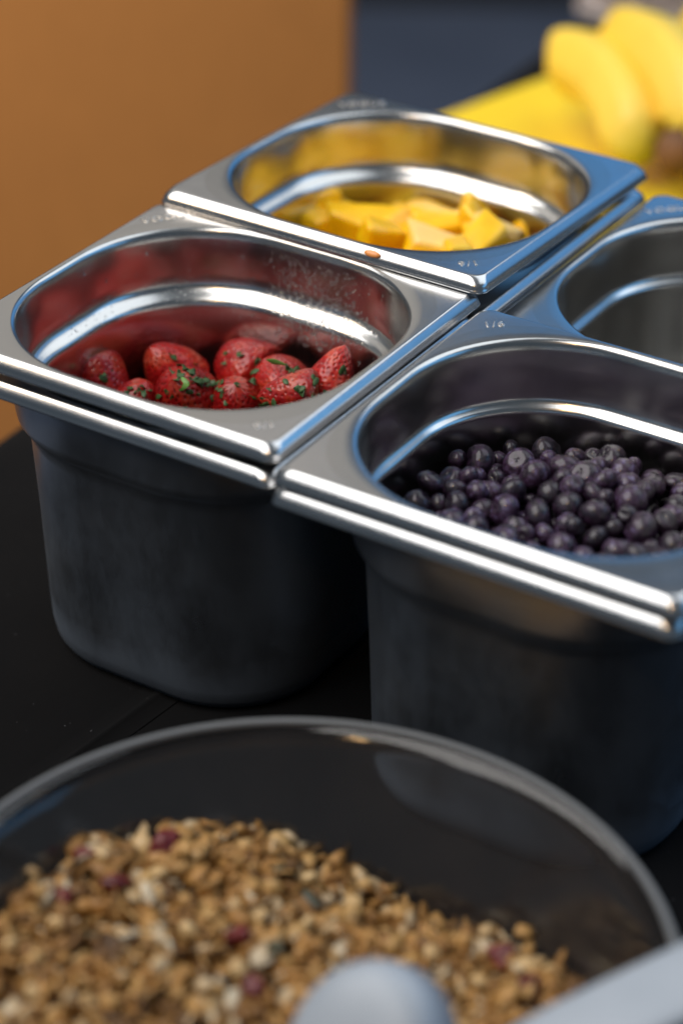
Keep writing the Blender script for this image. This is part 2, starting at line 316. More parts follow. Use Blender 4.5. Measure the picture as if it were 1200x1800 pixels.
def pan_parts(name, root, lower=False, slim=False):
    ex = 1.6 if lower else 0.0
    vs, fs = loft([ring(*p) for p in RIM]); me = mesh('rim', vs, [tuple(reversed(f)) for f in fs]); me.update()
    link('rim', me, M_RIM, root)
    I = thin(inner(0)) if slim else inner(0)
    if lower: I = inner(0)[:6] + [(a + .5, r, z + .5) for a, r, z in outer(ex)[2:]]
    rings = [ring(*p) for p in I]; vs, fs = loft(rings, cap_last=True)
    link('basin', mesh('basin', vs, fs), M_BASIN, root)
    vs, fs = loft([ring(*p) for p in outer(ex)], cap_last=True)
    link('outer_wall', mesh('outer_wall', vs, [tuple(reversed(f)) for f in fs]), M_BODY, root)
def fixn(o):
    bm = bmesh.new(); bm.from_mesh(o.data); bmesh.ops.recalc_face_normals(bm, faces=bm.faces[:]); bm.to_mesh(o.data); bm.free()
def stamp(root, txt, corner, size, rot, push=0.0, name='stamped_lettering'):
    c = bpy.data.curves.new('txt', 'FONT'); c.body = txt; c.size = size / 1000; c.align_x = 'CENTER'; c.align_y = 'CENTER'; c.extrude = 0.00008; c.bevel_depth = 0.00012; c.space_character = 1.15
    o = bpy.data.objects.new('txt', c); C.objects.link(o); dg = bpy.context.evaluated_depsgraph_get()
    me = bpy.data.meshes.new_from_object(o.evaluated_get(dg)); bpy.data.objects.remove(o)
    s = link(name, me, M_STAMP, root); me.materials.clear(); me.materials.append(M_STAMP)
    s.location = (corner[0] / 1000, corner[1] / 1000, 0.00008); s.rotation_euler = (0, 0, RAD(rot))
    return s
def make_pan(name, label, x, y, ztop, yaw=0, tilt=0, lower=False, group=None, slim=False):
    """x, y: front right corner of the flat flange in mm (as measured), ztop: flange height in the rim frame"""
    yr = RAD(yaw); tr = RAD(tilt)
    cx = x + (-84 * math.cos(yr) - 80.3 * math.sin(yr)); cy = y + (-84 * math.sin(yr) + 80.3 * math.cos(yr)); cz = ztop + 80.3 * math.sin(tr)
    root = empty(name, W((cx, cy, cz)), Euler((tr, 0, yr), 'XYZ'))
    pan_parts(name, root, lower, slim); tag(root, label, 'food pan', group)
    return root
G = 'steel sixth-size food pans'
A = make_pan('food_pan', 'steel food pan holding strawberries, nested inside another pan', 0, 0, 0, 0, group=G)
A2 = make_pan('food_pan', 'outer steel pan nested under the strawberry pan, its dull wall standing on black cloth', -1.2, -0.8, -12, 0, lower=True, group=G)
B = make_pan('food_pan', 'steel food pan holding mango chunks, its front lip resting on the strawberry pan', 2.7, 159.9, 7.0, -0.37, -2.0, group=G)
B2 = make_pan('food_pan', 'outer steel pan under the mango pan, its rim showing below on one side', 1.6, 162.4, -12, -0.3, lower=True, group=G)
Cp = make_pan('food_pan', 'steel food pan heaped with blueberries, nested in another pan', 180.8, -11.2, 0, 0.2, group=G, slim=True)
C2 = make_pan('food_pan', 'outer steel pan nested under the blueberry pan beside the granola bowl', 179.8, -12.0, -8.8, 0.2, lower=True, group=G); C2.scale.z = 153.0 / 150.0
D = make_pan('food_pan', 'empty steel food pan between the blueberry pan and the bananas', 178.8, 160.2, -12, -0.6, group=G, slim=True)
for r_ in (A, A2, B, B2, Cp, C2, D):
    for ch in r_.children: fixn(ch)
    for ch in r_.children:
        # point normals: rim up, basin into the opening, wall outwards
        me = ch.data; 
        if ch.name.startswith('rim'): ok = sum(p.normal.z * p.area for p in me.polygons if p.center.z > -0.0005) > 0
        elif ch.name.startswith('basin'): ok = me.polygons[len(me.polygons) - 1].normal.z > 0
        else: ok = me.polygons[len(me.polygons) - 1].normal.z < 0
        if not ok: me.flip_normals()
stamp(A, 'VOGUE', (-71.5, 67.0), 7.0, 52)
stamp(D, 'VOGUE', (-71.0, 67.0), 7.0, 47)
stamp(B, 'VOGUE', (-69.5, 68.5), 6.5, 42)
stamp(B, '1/6', (72.5, -69.5), 6.5, 222)
stamp(Cp, '1/6', (-73.0, 68.5), 6.5, 38)
stamp(A, '1/6', (72.5, -68.5), 6.0, 225)

# smooth surface of a basin, for resting droplets: u in [0, NR), depth z
def basin_pt(u, z):
    I = inner(0)
    for k in range(len(I) - 1):
        if I[k][2] >= z >= I[k + 1][2] and I[k][2] != I[k + 1][2]: break
    f = (I[k][2] - z) / (I[k][2] - I[k + 1][2])
    r0, r1 = ring(*I[k]), ring(*I[k + 1]); i = int(u) % NR; j = (i + 1) % NR; fu = u - int(u)
    def lp(a, b, s): return Vector(a).lerp(Vector(b), s)
    p = lp(lp(r0[i], r0[j], fu), lp(r1[i], r1[j], fu), f)
    tu = Vector(r0[j]) - Vector(r0[i]); td = Vector(r1[i]) - Vector(r0[i]); n = tu.cross(td).normalized()
    if n.dot(Vector((p.x, p.y, 0))) > 0: n = -n
    return p, n
def add_drop(vs, fs, p, n, r, h, slide=0.0):
    n = n.normalized(); tx = n.orthogonal().normalized(); ty = n.cross(tx); down = Vector((0, 0, -1)); down = (down - n * down.dot(n))
    b0 = len(vs); nu = 9
    for k, (rr, hh) in enumerate(((1.0, -0.15), (0.92, 0.45), (0.6, 0.85))):
        for i in range(nu):
            a = 2 * math.pi * i / nu; q = p + (tx * math.cos(a) + ty * math.sin(a)) * r * rr + n * h * hh
            s = max(0, (q - p).dot(down)); q = q + down * s * slide
            vs.append(q / 1000)
    vs.append((p + n * h) / 1000)
    for k in range(2):
        for i in range(nu): a = b0 + k * nu + i; c = b0 + k * nu + (i + 1) % nu; fs.append((a, c, c + nu, a + nu))
    for i in range(nu): fs.append((b0 + 2 * nu + i, b0 + 2 * nu + (i + 1) % nu, b0 + 3 * nu))
# ring index: 0..22 back right corner, ..30 back side, 30..52 back left, 52..60 left side
vs, fs = [], []
rd = random.Random(3)
for k in range(1300):
    u = min(max(rd.gauss(24.5, 3.6), 6), 36); z = -rd.uniform(7, 46)
    if rd.random() < 0.4: z = -rd.gauss(31, 4.0)
    if z > -6 or z < -60: continue
    p, n = basin_pt(u, z); r = abs(rd.gauss(0, 0.30)) + 0.17
    add_drop(vs, fs, p, n, r, r * rd.uniform(.45, .75))
for k in range(650):
    u = rd.uniform(22, 58); z = -abs(rd.gauss(30, 7)); z = max(min(z, -6), -60); p, n = basin_pt(u, z); r = abs(rd.gauss(0, 0.17)) + 0.12
    add_drop(vs, fs, p, n, r, r * rd.uniform(.4, .6))
for u, z, r, s in ((44, -9, .9, 1.0), (52, -8, 1.1, .6), (49, -17, .7, 1.4), (23.0, -33, 1.25, .3), (40, -26, .6, .2), (34, -12, .6, .6), (20, -20, .8, 1.2), (56, -31, .9, .3), (29, -44, 1.0, .5), (14, -24, .7, .6)):
    p, n = basin_pt(u, z); add_drop(vs, fs, p, n, r, r * .55, s)
dm = mesh('condensation', vs, fs); dr = link('condensation', dm, M_WATER, A); stuff(dr)
# orange drip on the mango pan's lip
vs, fs = [], []
lp_ = B.matrix_basis.inverted()
dl = Vector(((645 - 0), 0, 0))
add_drop(vs, fs, Vector((0, 0, 0)), Vector((0, -0.75, 0.66)), 1.7, 0.8)
vs = [Vector((v.x * 2.6, v.y, v.z)) for v in vs]
M_JUICE, t, b = nt("mango_juice"); n = noise(t, 90, 3); r = ramp(t, n.outputs['Fac'], [(.3, (.80, .25, .05)), (.7, (.9, .38, .12))]); t.links.new(r.outputs[0], b.inputs['Base Color']); b.inputs['Roughness'].default_value = 0.2
dj = link('juice_drip', mesh('juice_drip', vs, fs), M_JUICE)
jp = at(646, 454, 4.6); dj.location = W((jp.x, 157.6, 5.4)); tag(dj, 'small orange drip of juice on the front lip of the mango pan', 'drip')

# ---------------------------------------------------------------- strawberries
def straw_mesh(name, seed, L=1.0, fat=1.0, blunt=0.0, knob=0.0):
    rd = random.Random(seed); nu, nv = 112, 80; vs, fs, sd, cp = [], [], [], []
    seeds = []; ns = 210
    for k in range(ns):
        v = 0.06 + 0.86 * (k + .5) / ns; seeds.append((v, (k * 2.39996 + rd.uniform(-.12, .12)) % (2 * math.pi)))
    ph = [rd.uniform(0, 6.28) for _ in range(6)]
    def shape(v):  # v 0 tip .. 1 shoulder
        r = math.sin(math.pi * min(1, v * 0.62 + 0.02)) ** (0.72 - blunt * .25)
        if v > .78: q = (v - .78) / .22; r *= math.sqrt(max(0.0, 1 - q * q)) * .98 + .02
        if v < .12: r *= math.sin(math.pi / 2 * (v / .12)) ** .55
        return r
    for j in range(nv + 1):
        v = j / nv; r = shape(v) * 0.5 * fat; z = (v - .5) * L
        for i in range(nu):
            a = 2 * math.pi * i / nu
            lump = 1 + .035 * math.sin(2 * a + ph[0] + v * 2) + .018 * math.sin(3 * a + ph[1] - 3 * v) + .010 * math.sin(5 * v * 3 + ph[2] + a)
            rr = r * lump; best = 9
            for sv, sa in seeds:
                dv = (sv - v) * L
                if abs(dv) > .07: continue
                da = abs((sa - a + math.pi) % (2 * math.pi) - math.pi) * max(rr, .02)
                if da > .07: continue
                best = min(best, math.hypot(dv * .8, da))
            dent = max(0, 1 - best / .036)
            rr -= .022 * dent * dent * (3 - 2 * dent) * (1 if v < .93 else 0)
            zz = z
            if v > .86: zz -= .12 * ((v - .86) / .14) ** 2 * (1 - knob * 1.8) + rd.uniform(-.004, .012) * (1 + knob * 3)
            vs.append((rr * math.cos(a), rr * math.sin(a), zz)); sd.append(max(0, 1 - best / .020) ** .7 if v < .93 else 0); cp.append(min(1, max(0, (v - .86) / .10)))
    for j in range(nv):
        for i in range(nu):
            i2 = (i + 1) % nu; fs.append((j * nu + i, j * nu + i2, (j + 1) * nu + i2, (j + 1) * nu + i))
    fs.append(tuple(reversed(range(nu)))); fs.append(tuple(range(nv * nu, nv * nu + nu)))
    me = mesh(name, vs, fs); fattr(me, 'seed', sd); fattr(me, 'cap', cp); return me
SM = [straw_mesh('strawberry', 11, 1.05, 1.0), straw_mesh('strawberry', 12, 1.25, .95), straw_mesh('strawberry', 13, .95, 1.05, .6), straw_mesh('strawberry', 14, 1.1, 1.0, .3, 1.0)]
SG = 'strawberries in the steel pan'
straws = []
# px, py of the centre, z, size mm, mesh, tip direction, label
sl = [
 (300, 648, -60, 29, 3, (-.35, -.45, .75), 'knobbly dark red strawberry with a pale rough crown, against the pan\'s back wall'),
 (322, 694, -58, 33, 0, (.10, -.62, .78), 'large strawberry with one broad mint leaf stuck on it, front of the pile'),
 (428, 645, -60, 31, 2, (-.9, .1, .25), 'smooth glossy red strawberry lying sideways beneath the foggy wall'),
 (416, 700, -58, 24, 2, (.2, -.35, .85), 'small round strawberry between the leaf-topped one and the orange-red ones'),
 (492, 676, -55, 28, 0, (.35, -.7, .4), 'orange-red strawberry with a bright upright mint sliver on top'),
 (512, 694, -50, 25, 1, (-.80, -.45, -.1), 'pointed orange-red strawberry lying on its side in front of the pile'),
 (586, 662, -46, 25, 1, (.15, .35, .85), 'pale orange-red strawberry with its tip up beside the right rim'),
 (188, 676, -60, 26, 1, (.55, -.1, -.5), 'dark strawberry half hidden behind the pan\'s front left rim'),
 (242, 702, -60, 22, 2, (.3, .2, .8), 'small strawberry topped with minced herbs, low between two larger ones'),
 (140, 668, -66, 24, 0, (.6, .3, .2), 'shadowed strawberry in the left corner of the pan'),
]
for px, py, z, sz, mi, tip, lab in sl:
    o = link('strawberry', SM[mi]); 
    if not SM[mi].materials: SM[mi].materials.append(M_STRAW)
    o.location = W(at(px, py, z)); o.scale = (sz / 1000,) * 3
    d = -Vector(tip).normalized(); o.rotation_euler = d.to_track_quat('Z', 'Y').to_euler(); o.rotation_euler.rotate_axis('Z', random.uniform(0, 6))
    tag(o, lab, 'strawberry', SG); straws.append(o)
# berries under the visible ones, plus unseen front heap added for wall reflections: one filling
rd = random.Random(5); vs, fs = [], []
def ball(vs, fs, c, r, sq=(1, 1, 1), nu=12, nv=8):
    b0 = len(vs)
    for j in range(nv + 1):
        t_ = math.pi * j / nv
        for i in range(nu):
            a = 2 * math.pi * i / nu; vs.append((c[0] + r * sq[0] * math.sin(t_) * math.cos(a), c[1] + r * sq[1] * math.sin(t_) * math.sin(a), c[2] + r * sq[2] * math.cos(t_)))
    for j in range(nv):
        for i in range(nu): a = b0 + j * nu + i; c2 = b0 + j * nu + (i + 1) % nu; fs.append((a, c2, c2 + nu, a + nu))
def inside(x, y, cx, cy, inset, r):
    hx, hy = OW - inset, OL - inset; dx, dy = abs(x - cx), abs(y - cy)
    if dx > hx or dy > hy: return False
    ex, ey = dx - (hx - r), dy - (hy - r)
    return not (ex > 0 and ey > 0 and math.hypot(ex, ey) > r)
def fill_layer(vs, fs, cx, cy, zs, step, rad, inset_at, jit, sq=(1, 1, 1), ymax=1e9):
    for z in zs:
        off = rd.uniform(0, step)
        x = cx - 90 - off
        while x < cx + 90:
            y = cy - 90 - rd.uniform(0, step)
            while y < cy + 90:
                px_, py_ = x + rd.uniform(-jit, jit), y + rd.uniform(-jit, jit)
                if py_ < ymax and inside(px_, py_, cx, cy, inset_at(z) + rad, 45): ball(vs, fs, W((px_, py_, z + rd.uniform(-jit, jit) * .4)), rad / 1000 * rd.uniform(.9, 1.05), sq)
                y += step
            x += step
ins = lambda z: 16 + (-60 - z) * .055
fill_layer(vs, fs, -84, 80.3, (-133, -110, -86), 24, 13.0, ins, 1.5); fill_layer(vs, fs, -84, 80.3, (-66,), 25, 14.0, ins, 1.5, ymax=66); fill_layer(vs, fs, -84, 80.3, (-47,), 23, 12.5, ins, 1.5, ymax=36)
sf = link('strawberry_filling', mesh('strawberry_filling', vs, fs), M_STRAW); fattr(sf.data, 'seed', [.5] * len(vs)); fattr(sf.data, 'cap', [0] * len(vs)); stuff(sf)  # flat seed value paints the filling darker, as shaded berries
tag(sf, 'strawberries packed under the top ones, with unseen front heap added for reflections', 'strawberries')

# chopped mint on the strawberries
def bit_mesh(name, seed, l, w_):
    rd = random.Random(seed); vs, fs = [], []; n = 6
    for k in range(n + 1):
        u = k / n; ww = w_ * math.sin(math.pi * (.08 + .86 * u)) * rd.uniform(.75, 1.1); zc = .18 * l * math.sin(u * 3.0 + seed)
        for s in (-1, 0, 1): vs.append(((u - .5) * l, s * ww * .5, zc + (-.10 * w_ if s == 0 else .08 * w_ * rd.uniform(.2, 1.6))))
    for k in range(n):
        for i in range(2): a = k * 3 + i; fs.append((a, a + 1, a + 4, a + 3))
    m = len(vs); th = .00018
    vs2 = vs + [(x, y, z - th) for x, y, z in vs]; fs2 = fs + [tuple(reversed([q + m for q in f])) for f in fs]
    loop = [k * 3 for k in range(n + 1)] + [n * 3 + 1] + [k * 3 + 2 for k in range(n, -1, -1)] + [1]
    for a, b_ in zip(loop, loop[1:] + loop[:1]): fs2.append((a, b_, b_ + m, a + m))
    return mesh(name, vs2, fs2)
BMS = [bit_mesh('mint_fragment', s, l, w_) for s, l, w_ in ((1, .0050, .0028), (2, .0036, .0026), (3, .0060, .0022), (4, .0028, .0022), (5, .0044, .0034))]
for m in BMS: m.materials.append(M_HERB)
BIG = bit_mesh('mint_leaf', 9, .0095, .0065); BIG.materials.append(M_HERB2)
SLV = bit_mesh('mint_leaf', 8, .0085, .0026); SLV.materials.append(M_HERB2)
bpy.context.view_layer.update()
dg = bpy.context.evaluated_depsgraph_get()
def hit_px(px, py):
    d = (CM @ Vector(((px - 600) / F, -(py - 900) / F, -1))).normalized(); o0 = W(CO); best = None
    for s in straws:
        mi = s.matrix_world.inverted(); lo = mi @ o0; ld = (mi.to_3x3() @ d).normalized()
        ok, loc, nor, _ = s.ray_cast(lo, ld)
        if ok:
            wl = s.matrix_world @ loc; dist = (wl - o0).length
            if best is None or dist < best[0]: best = (dist, wl, (s.matrix_world.to_3x3().inverted().transposed() @ nor).normalized())
    return best
def place_bit(me, px, py, label, group, lift=.0006, tiltv=None, name='mint_fragment'):
    h = hit_px(px, py)
    if not h: return
    _, p, n_ = h
    if n_.z < -.3: return
    o = link(name, me); o.location = p + n_ * lift
    nn = (n_ + Vector((random.uniform(-.35, .35), random.uniform(-.35, .35), random.uniform(-.2, .35)))).normalized() if tiltv is None else Vector(tiltv).normalized()
    o.rotation_euler = nn.to_track_quat('Z', 'Y').to_euler(); o.rotation_euler.rotate_axis('Z', random.uniform(0, 6.28))
    tag(o, label, 'herb', group)
HG = 'chopped mint scattered on the strawberries'
rd = random.Random(21)
spots = [(325, 650), (330, 655), (318, 648), (335, 660), (252, 622), (300, 628), (345, 668), (352, 690), (340, 672), (330, 705), (328, 715), (356, 668), (362, 680), (290, 692), (298, 700), (310, 668), (335, 693), (352, 672), (278, 700), (370, 675), (395, 638), (400, 625), (452, 635), (418, 620), (444, 650), (385, 685), (395, 690), (388, 672), (392, 680), (445, 676), (438, 670), (420, 672), (484, 642), (500, 645), (510, 650), (520, 655), (498, 662), (478, 680), (535, 690), (545, 700), (530, 688), (548, 668), (555, 672), (470, 708), (462, 712), (480, 706), (600, 655), (575, 690), (235, 684), (245, 686), (252, 690), (228, 690), (262, 690), (176, 668), (186, 662), (370, 700), (404, 706), (440, 700), (506, 676), (520, 710), (340, 640), (316, 656), (306, 655)]
for px, py in spots:
    for r_ in range(1 + (rd.random() < .35)):
        place_bit(random.choice(BMS), px + rd.uniform(-6, 6), py + rd.uniform(-5, 5), 'tiny dark green fragment of chopped mint stuck to the strawberries', HG)
place_bit(BIG, 314, 674, 'broad pale green mint leaf piece on the large front strawberry', HG, .0012, (.35, -.75, .6), 'mint_leaf')
place_bit(SLV, 486, 646, 'bright green mint sliver standing on the orange-red strawberry', HG, .003, (.2, -.9, .3), 'mint_leaf')

# ---------------------------------------------------------------- mango chunks
def mango_mesh(name, seed, sx, sy, sz, wedge=0.0, pale_top=False, peel=False, curve=0.0):
    rd = random.Random(seed); sx *= 1.16; sy *= 1.05; sz *= .84; tpx = rd.uniform(.15, .65) * rd.choice((-1, 1)); tpz = rd.uniform(.2, .7) * rd.choice((-1, 1)); sk = rd.uniform(-.35, .35); bm = bmesh.new(); bmesh.ops.create_cube(bm, size=1)
    for v in bm.verts:
        v.co.x *= sx; v.co.y *= sy; v.co.z *= sz
        uu = v.co.x / sx; v.co.y = v.co.y * (1 - tpx * uu) + sk * v.co.x * .5; v.co.z *= 1 - tpz * uu
        if v.co.z > 0: v.co.x *= 1 - wedge; v.co.y *= 1 - wedge * .5
        v.co += Vector([rd.uniform(-1, 1) * .17 * s for s in (sx, sy, sz)])
    bmesh.ops.bevel(bm, geom=bm.edges[:], offset=min(sx, sy, sz) * .20, segments=4, profile=.5, affect='EDGES')
    bmesh.ops.subdivide_edges(bm, edges=bm.edges[:], cuts=2, use_grid_fill=True)
    bmesh.ops.triangulate(bm, faces=[f for f in bm.faces if len(f.verts) > 4])
    ph = [rd.uniform(0, 6.28) for _ in range(4)]
    for v in bm.verts:
        k = 1 / max(sx, sy, sz); x, y, z = v.co * k
        d = .05 * math.sin(5 * x + ph[0]) * math.cos(4 * y + ph[1]) + .03 * math.sin(9 * z + ph[2] + 6 * x)
        v.co += v.co.normalized() * d * min(sx, sy, sz) * .8; v.co.z += curve * 1.6 * (v.co.x / sx) ** 2 * sz * -1; v.co.y += curve * 2.0 * (v.co.x / sx) ** 2 * sy
    fr = [max(0, min(1, (v.co.z / sz - .12) * 3.0)) * (.4 if pale_top else 0) for v in bm.verts]  # paler towards the top of the chunk
    pe = [max(0, min(1, (v.co.y / sy - .33) * 9)) if peel else 0 for v in bm.verts]
    me = bmmesh(name, bm); fattr(me, 'pale_top', fr); fattr(me, 'peel', pe); me.materials.append(M_MANGO); return me
ML = [
 (556, 364, -43, (32, 24, 26), .55, (0, 12, 20), 0, 0, 'mango wedge rising to a sharp peak at the left end of the pile'),
 (640, 392, -42, (40, 20, 18), .25, (10, -8, -18), 0, 0, 'long flat mango slice in the middle of the pile'),
 (590, 388, -46, (30, 22, 20), .2, (0, 8, 40), 0, 0, 'low mango chunk between the peaked wedge and the long slice'),
 (672, 410, -36, (24, 18, 16), .3, (10, 10, 30), 0, 0, 'small mango chunk half hidden by the front rim'),
 (742, 385, -44, (30, 22, 20), .2, (-5, 10, -30), 0, 0, 'blunt mango chunk beside the slice with green peel'),
 (790, 402, -40, (42, 18, 18), .3, (15, -10, 10), 0, 0, 'curved mango slice lying across the centre of the pile'),
 (772, 370, -48, (30, 12, 22), .2, (30, 18, -28), 0, 1, 'mango slice with a strip of green peel at its edge'),
 (762, 428, -33, (26, 18, 12), .3, (10, 8, 0), 1, 0, 'mango chunk with a pale top near the front rim'),
 (842, 382, -45, (24, 24, 30), .25, (8, 12, 20), 0, 0, 'tall glossy mango block standing above the others'),
 (838, 405, -38, (16, 20, 30), .4, (20, -18, 30), 0, 0, 'narrow upright mango strip in front of the tall block'),
 (872, 417, -36, (28, 20, 16), .3, (12, 20, 0), 1, 0, 'mango chunk with a whitish top at the right'),
 (848, 428, -31, (28, 20, 14), .3, (8, -14, 40), 0, 0, 'rounded mango chunk at the front rim below the whitish one'),
 (924, 398, -44, (24, 22, 22), .4, (0, 8, 35), 0, 0, 'square mango chunk alone at the right end of the pile'),
 (800, 437, -30, (18, 16, 12), .3, (0, 0, 15), 0, 0, 'tiny mango corner at the front rim in the middle'),
 (700, 372, -54, (34, 24, 20), .2, (4, 0, 60), 0, 0, 'dark shaded mango chunk at the back of the pile'),
 (620, 366, -56, (34, 24, 20), .2, (0, 5, 10), 0, 0, 'shaded mango chunk behind the peaked wedge'),
]
for k, (px, py, z, sz, wd, rot, fr, pe, lab) in enumerate(ML):
    o = link('mango_chunk', mango_mesh('mango_chunk', 40 + k, sz[0] / 1000, sz[1] / 1000, sz[2] / 1000, wd, fr, pe, .15))
    o.location = W(at(px, py, z)); o.rotation_euler = (RAD(rot[0]), RAD(rot[1]), RAD(rot[2] + 32)); tag(o, lab, 'mango', 'mango chunks in the steel pan')
rd = random.Random(8); vs, fs = [], []
fill_layer(vs, fs, -81.5, 240, (-126, -104, -82, -64), 23, 12.5, ins, 2, (1, 1, .9)); fill_layer(vs, fs, -81.5, 240, (-44,), 24, 13.5, ins, 2, (1, 1, .9), ymax=226); fill_layer(vs, fs, -81.5, 240, (-29,), 23, 12.0, ins, 2, (1, 1, .9), ymax=198)  # higher front rows are unseen, added to turn wall reflections golden
mf = link('mango_filling', mesh('mango_filling', vs, fs), M_MANGO); fattr(mf.data, 'pale_top', [0] * len(vs)); fattr(mf.data, 'peel', [0] * len(vs)); stuff(mf)
tag(mf, 'mango pieces packed under the top chunks, with unseen front heap added for reflections', 'mango')

# ---------------------------------------------------------------- blueberries
def blue_mesh(seed):
    rd = random.Random(seed); nu, nv = 28, 20; vs, fs = [], []; ph = [rd.uniform(0, 6.28) for _ in range(3)]; flat = rd.uniform(.82, .95)
    for j in range(nv + 1):
        t_ = math.pi * j / nv
        for i in range(nu):
            a = 2 * math.pi * i / nu; r = 1 + .025 * math.sin(2 * a + ph[0]) + .02 * math.sin(3 * t_ + a + ph[1]) + rd.uniform(-.006, .006)
            cr = 0
            if t_ < .50: cr = -.20 * (1 - t_ / .50) ** .6
            elif t_ < .66: cr = .07 * (1 + .8 * math.sin(5 * a + ph[2])) * math.sin((t_ - .50) / .16 * math.pi)
            r2 = r + cr; vs.append((r * (1 + cr * .3) * math.sin(t_) * math.cos(a), r * (1 + cr * .3) * math.sin(t_) * math.sin(a), r2 * math.cos(t_) * flat))
    for j in range(nv):
        for i in range(nu): a = j * nu + i; c2 = j * nu + (i + 1) % nu; fs.append((a, c2, c2 + nu, a + nu))
    me = mesh('blueberry', vs, fs); me.materials.append(M_BLUE); return me
BB = [blue_mesh(s) for s in (1, 2, 3, 4)]
ccx, ccy = 96.8, 69.1; rd = random.Random(31); placed = []
def hgt(x, y): return -51 + 12 * math.exp(-(((x - 92) / 42) ** 2 + ((y - 98) / 34) ** 2)) + 7 * math.exp(-(((x - 128) / 30) ** 2 + ((y - 70) / 40) ** 2)) + 5 * math.exp(-(((x - 75) / 30) ** 2 + ((y - 40) / 35) ** 2)) + 15 * math.exp(-((y - 8) / 24) ** 2) + 7 * math.exp(-(((x - 36) / 18) ** 2 + ((y - 72) / 30) ** 2))  # front mound is unseen, raised to darken the wall reflections
for layer in range(2):
    for k in range(9000):
        x, y = rd.uniform(ccx - 75, ccx + 75), rd.uniform(ccy - 72, ccy + 72); r = rd.choice((4.6, 5.4, 5.9, 6.4, 6.9, 7.4)) * rd.uniform(.95, 1.05)
        if not inside(x, y, ccx, ccy, 17.0 + r, 46): continue
        z = hgt(x, y) - layer * 8.0 + rd.uniform(-2.6, 3.2)
        if all((x - a) ** 2 + (y - b_) ** 2 + (z - c_) ** 2 > ((r + q) * .77) ** 2 for a, b_, c_, q in placed): placed.append((x, y, z, r))
print('blueberries', len(placed))
for x, y, z, r in placed[:290]:
    o = link('blueberry', rd.choice(BB)); o.location = W((x, y, z)); o.scale = tuple(r / 1000 * rd.uniform(.86, 1.10) for _ in range(3))
    o.rotation_euler = (rd.uniform(-1.3, 1.3), rd.uniform(-1.3, 1.3), rd.uniform(0, 6.28))
    tag(o, 'dark frosty blueberry among many heaped in the steel pan', 'blueberry', 'blueberries heaped in the pan')
vs, fs = [], []
fill_layer(vs, fs, ccx, ccy, (-139, -126, -113, -100, -87, -75), 14, 8.0, ins, 1.5)
bf = link('blueberry_filling', mesh('blueberry_filling', vs, fs), M_BLUE); stuff(bf); tag(bf, 'lower layers of blueberries packed in the pan under the top ones', 'blueberries')

# ---------------------------------------------------------------- bananas, board, towel
bl0 = W(at(800, 192, TZ + 12)); bl1 = W(at(960, 133, TZ + 12)); dl_ = (bl1 - bl0).normalized(); dr_ = Vector((dl_.y, -dl_.x, 0))
b_front = bl0 - dl_ * 0.20; b_back = bl0 + dl_ * 0.19
bm = bmesh.new(); bmesh.ops.create_cube(bm, size=1)
LB, WB = 0.39, 0.42
bmesh.ops.scale(bm, vec=(WB, LB, 0.012), verts=bm.verts)
bmesh.ops.bevel(bm, geom=[e for e in bm.edges if abs(e.verts[0].co.z - e.verts[1].co.z) > .005], offset=.012, segments=6, affect='EDGES')
bmesh.ops.bevel(bm, geom=[e for e in bm.edges if abs(e.verts[0].co.z - e.verts[1].co.z) < .001], offset=.0025, segments=3, affect='EDGES')
bo = link('chopping_board', bmmesh('chopping_board', bm), M_BOARD, smooth=False); ctr = (b_front + b_back) / 2 + dr_ * (WB / 2)
bo.location = (ctr.x, ctr.y, 0.0065); bo.rotation_euler = (0, 0, math.atan2(dl_.y, dl_.x) - math.pi / 2); tag(bo, 'bright yellow plastic chopping board lying under the bananas', 'chopping board')

def banana(name, pts, rad, parent):
    P = [Vector(p) for p in pts]; n = 40; nu = 20; vs, fs, al = [], [], []
    def cr(t_):
        k = min(int(t_ * (len(P) - 1)), len(P) - 2); u = t_ * (len(P) - 1) - k
        a, b_, c_, d = P[max(k - 1, 0)], P[k], P[k + 1], P[min(k + 2, len(P) - 1)]
        return .5 * ((2 * b_) + (c_ - a) * u + (2 * a - 5 * b_ + 4 * c_ - d) * u * u + (3 * b_ - a - 3 * c_ + d) * u ** 3)
    for j in range(n + 1):
        t_ = j / n; p = cr(t_); tg = (cr(min(1, t_ + .01)) - cr(max(0, t_ - .01))).normalized(); up = Vector((0, 0, 1)); s = tg.cross(up).normalized(); up = s.cross(tg)
        r = rad * min(1, .20 + 1.05 * math.sin(math.pi * min(.5, t_ * 1.9)) ** .8) * (1 if t_ < .72 else max(.30, 1 - ((t_ - .72) / .28) ** 1.6 * .75))
        for i in range(nu):
            a = 2 * math.pi * i / nu; rr = r * (1 + .07 * math.cos(5 * a)); q = p + s * rr * math.cos(a) + up * rr * math.sin(a); vs.append(q); al.append(t_)
    for j in range(n):
        for i in range(nu): i2 = (i + 1) % nu; fs.append((j * nu + i, j * nu + i2, (j + 1) * nu + i2, (j + 1) * nu + i))
    fs.append(tuple(reversed(range(nu)))); fs.append(tuple(range(n * nu, n * nu + nu)))
    base = parent.location; me = mesh(name, [v - base for v in vs], fs); fattr(me, 'along', al); return link(name, me, M_BANANA, parent)
def wp(px, py, h): return W(at(px, py, TZ + h))
bun = empty('banana_bunch', wp(1120, 230, 12)); tag(bun, 'bunch of ripe yellow bananas resting on the chopping board', 'bananas')
banana('banana', [wp(966, 112, 52), wp(1010, 108, 58), wp(1062, 136, 62), wp(1102, 190, 56), wp(1118, 245, 44), wp(1140, 282, 34)], .0222, bun)
banana('banana', [wp(1078, 72, 66), wp(1120, 74, 78), wp(1172, 104, 82), wp(1212, 162, 74), wp(1222, 220, 58), wp(1200, 268, 40)], .0222, bun)
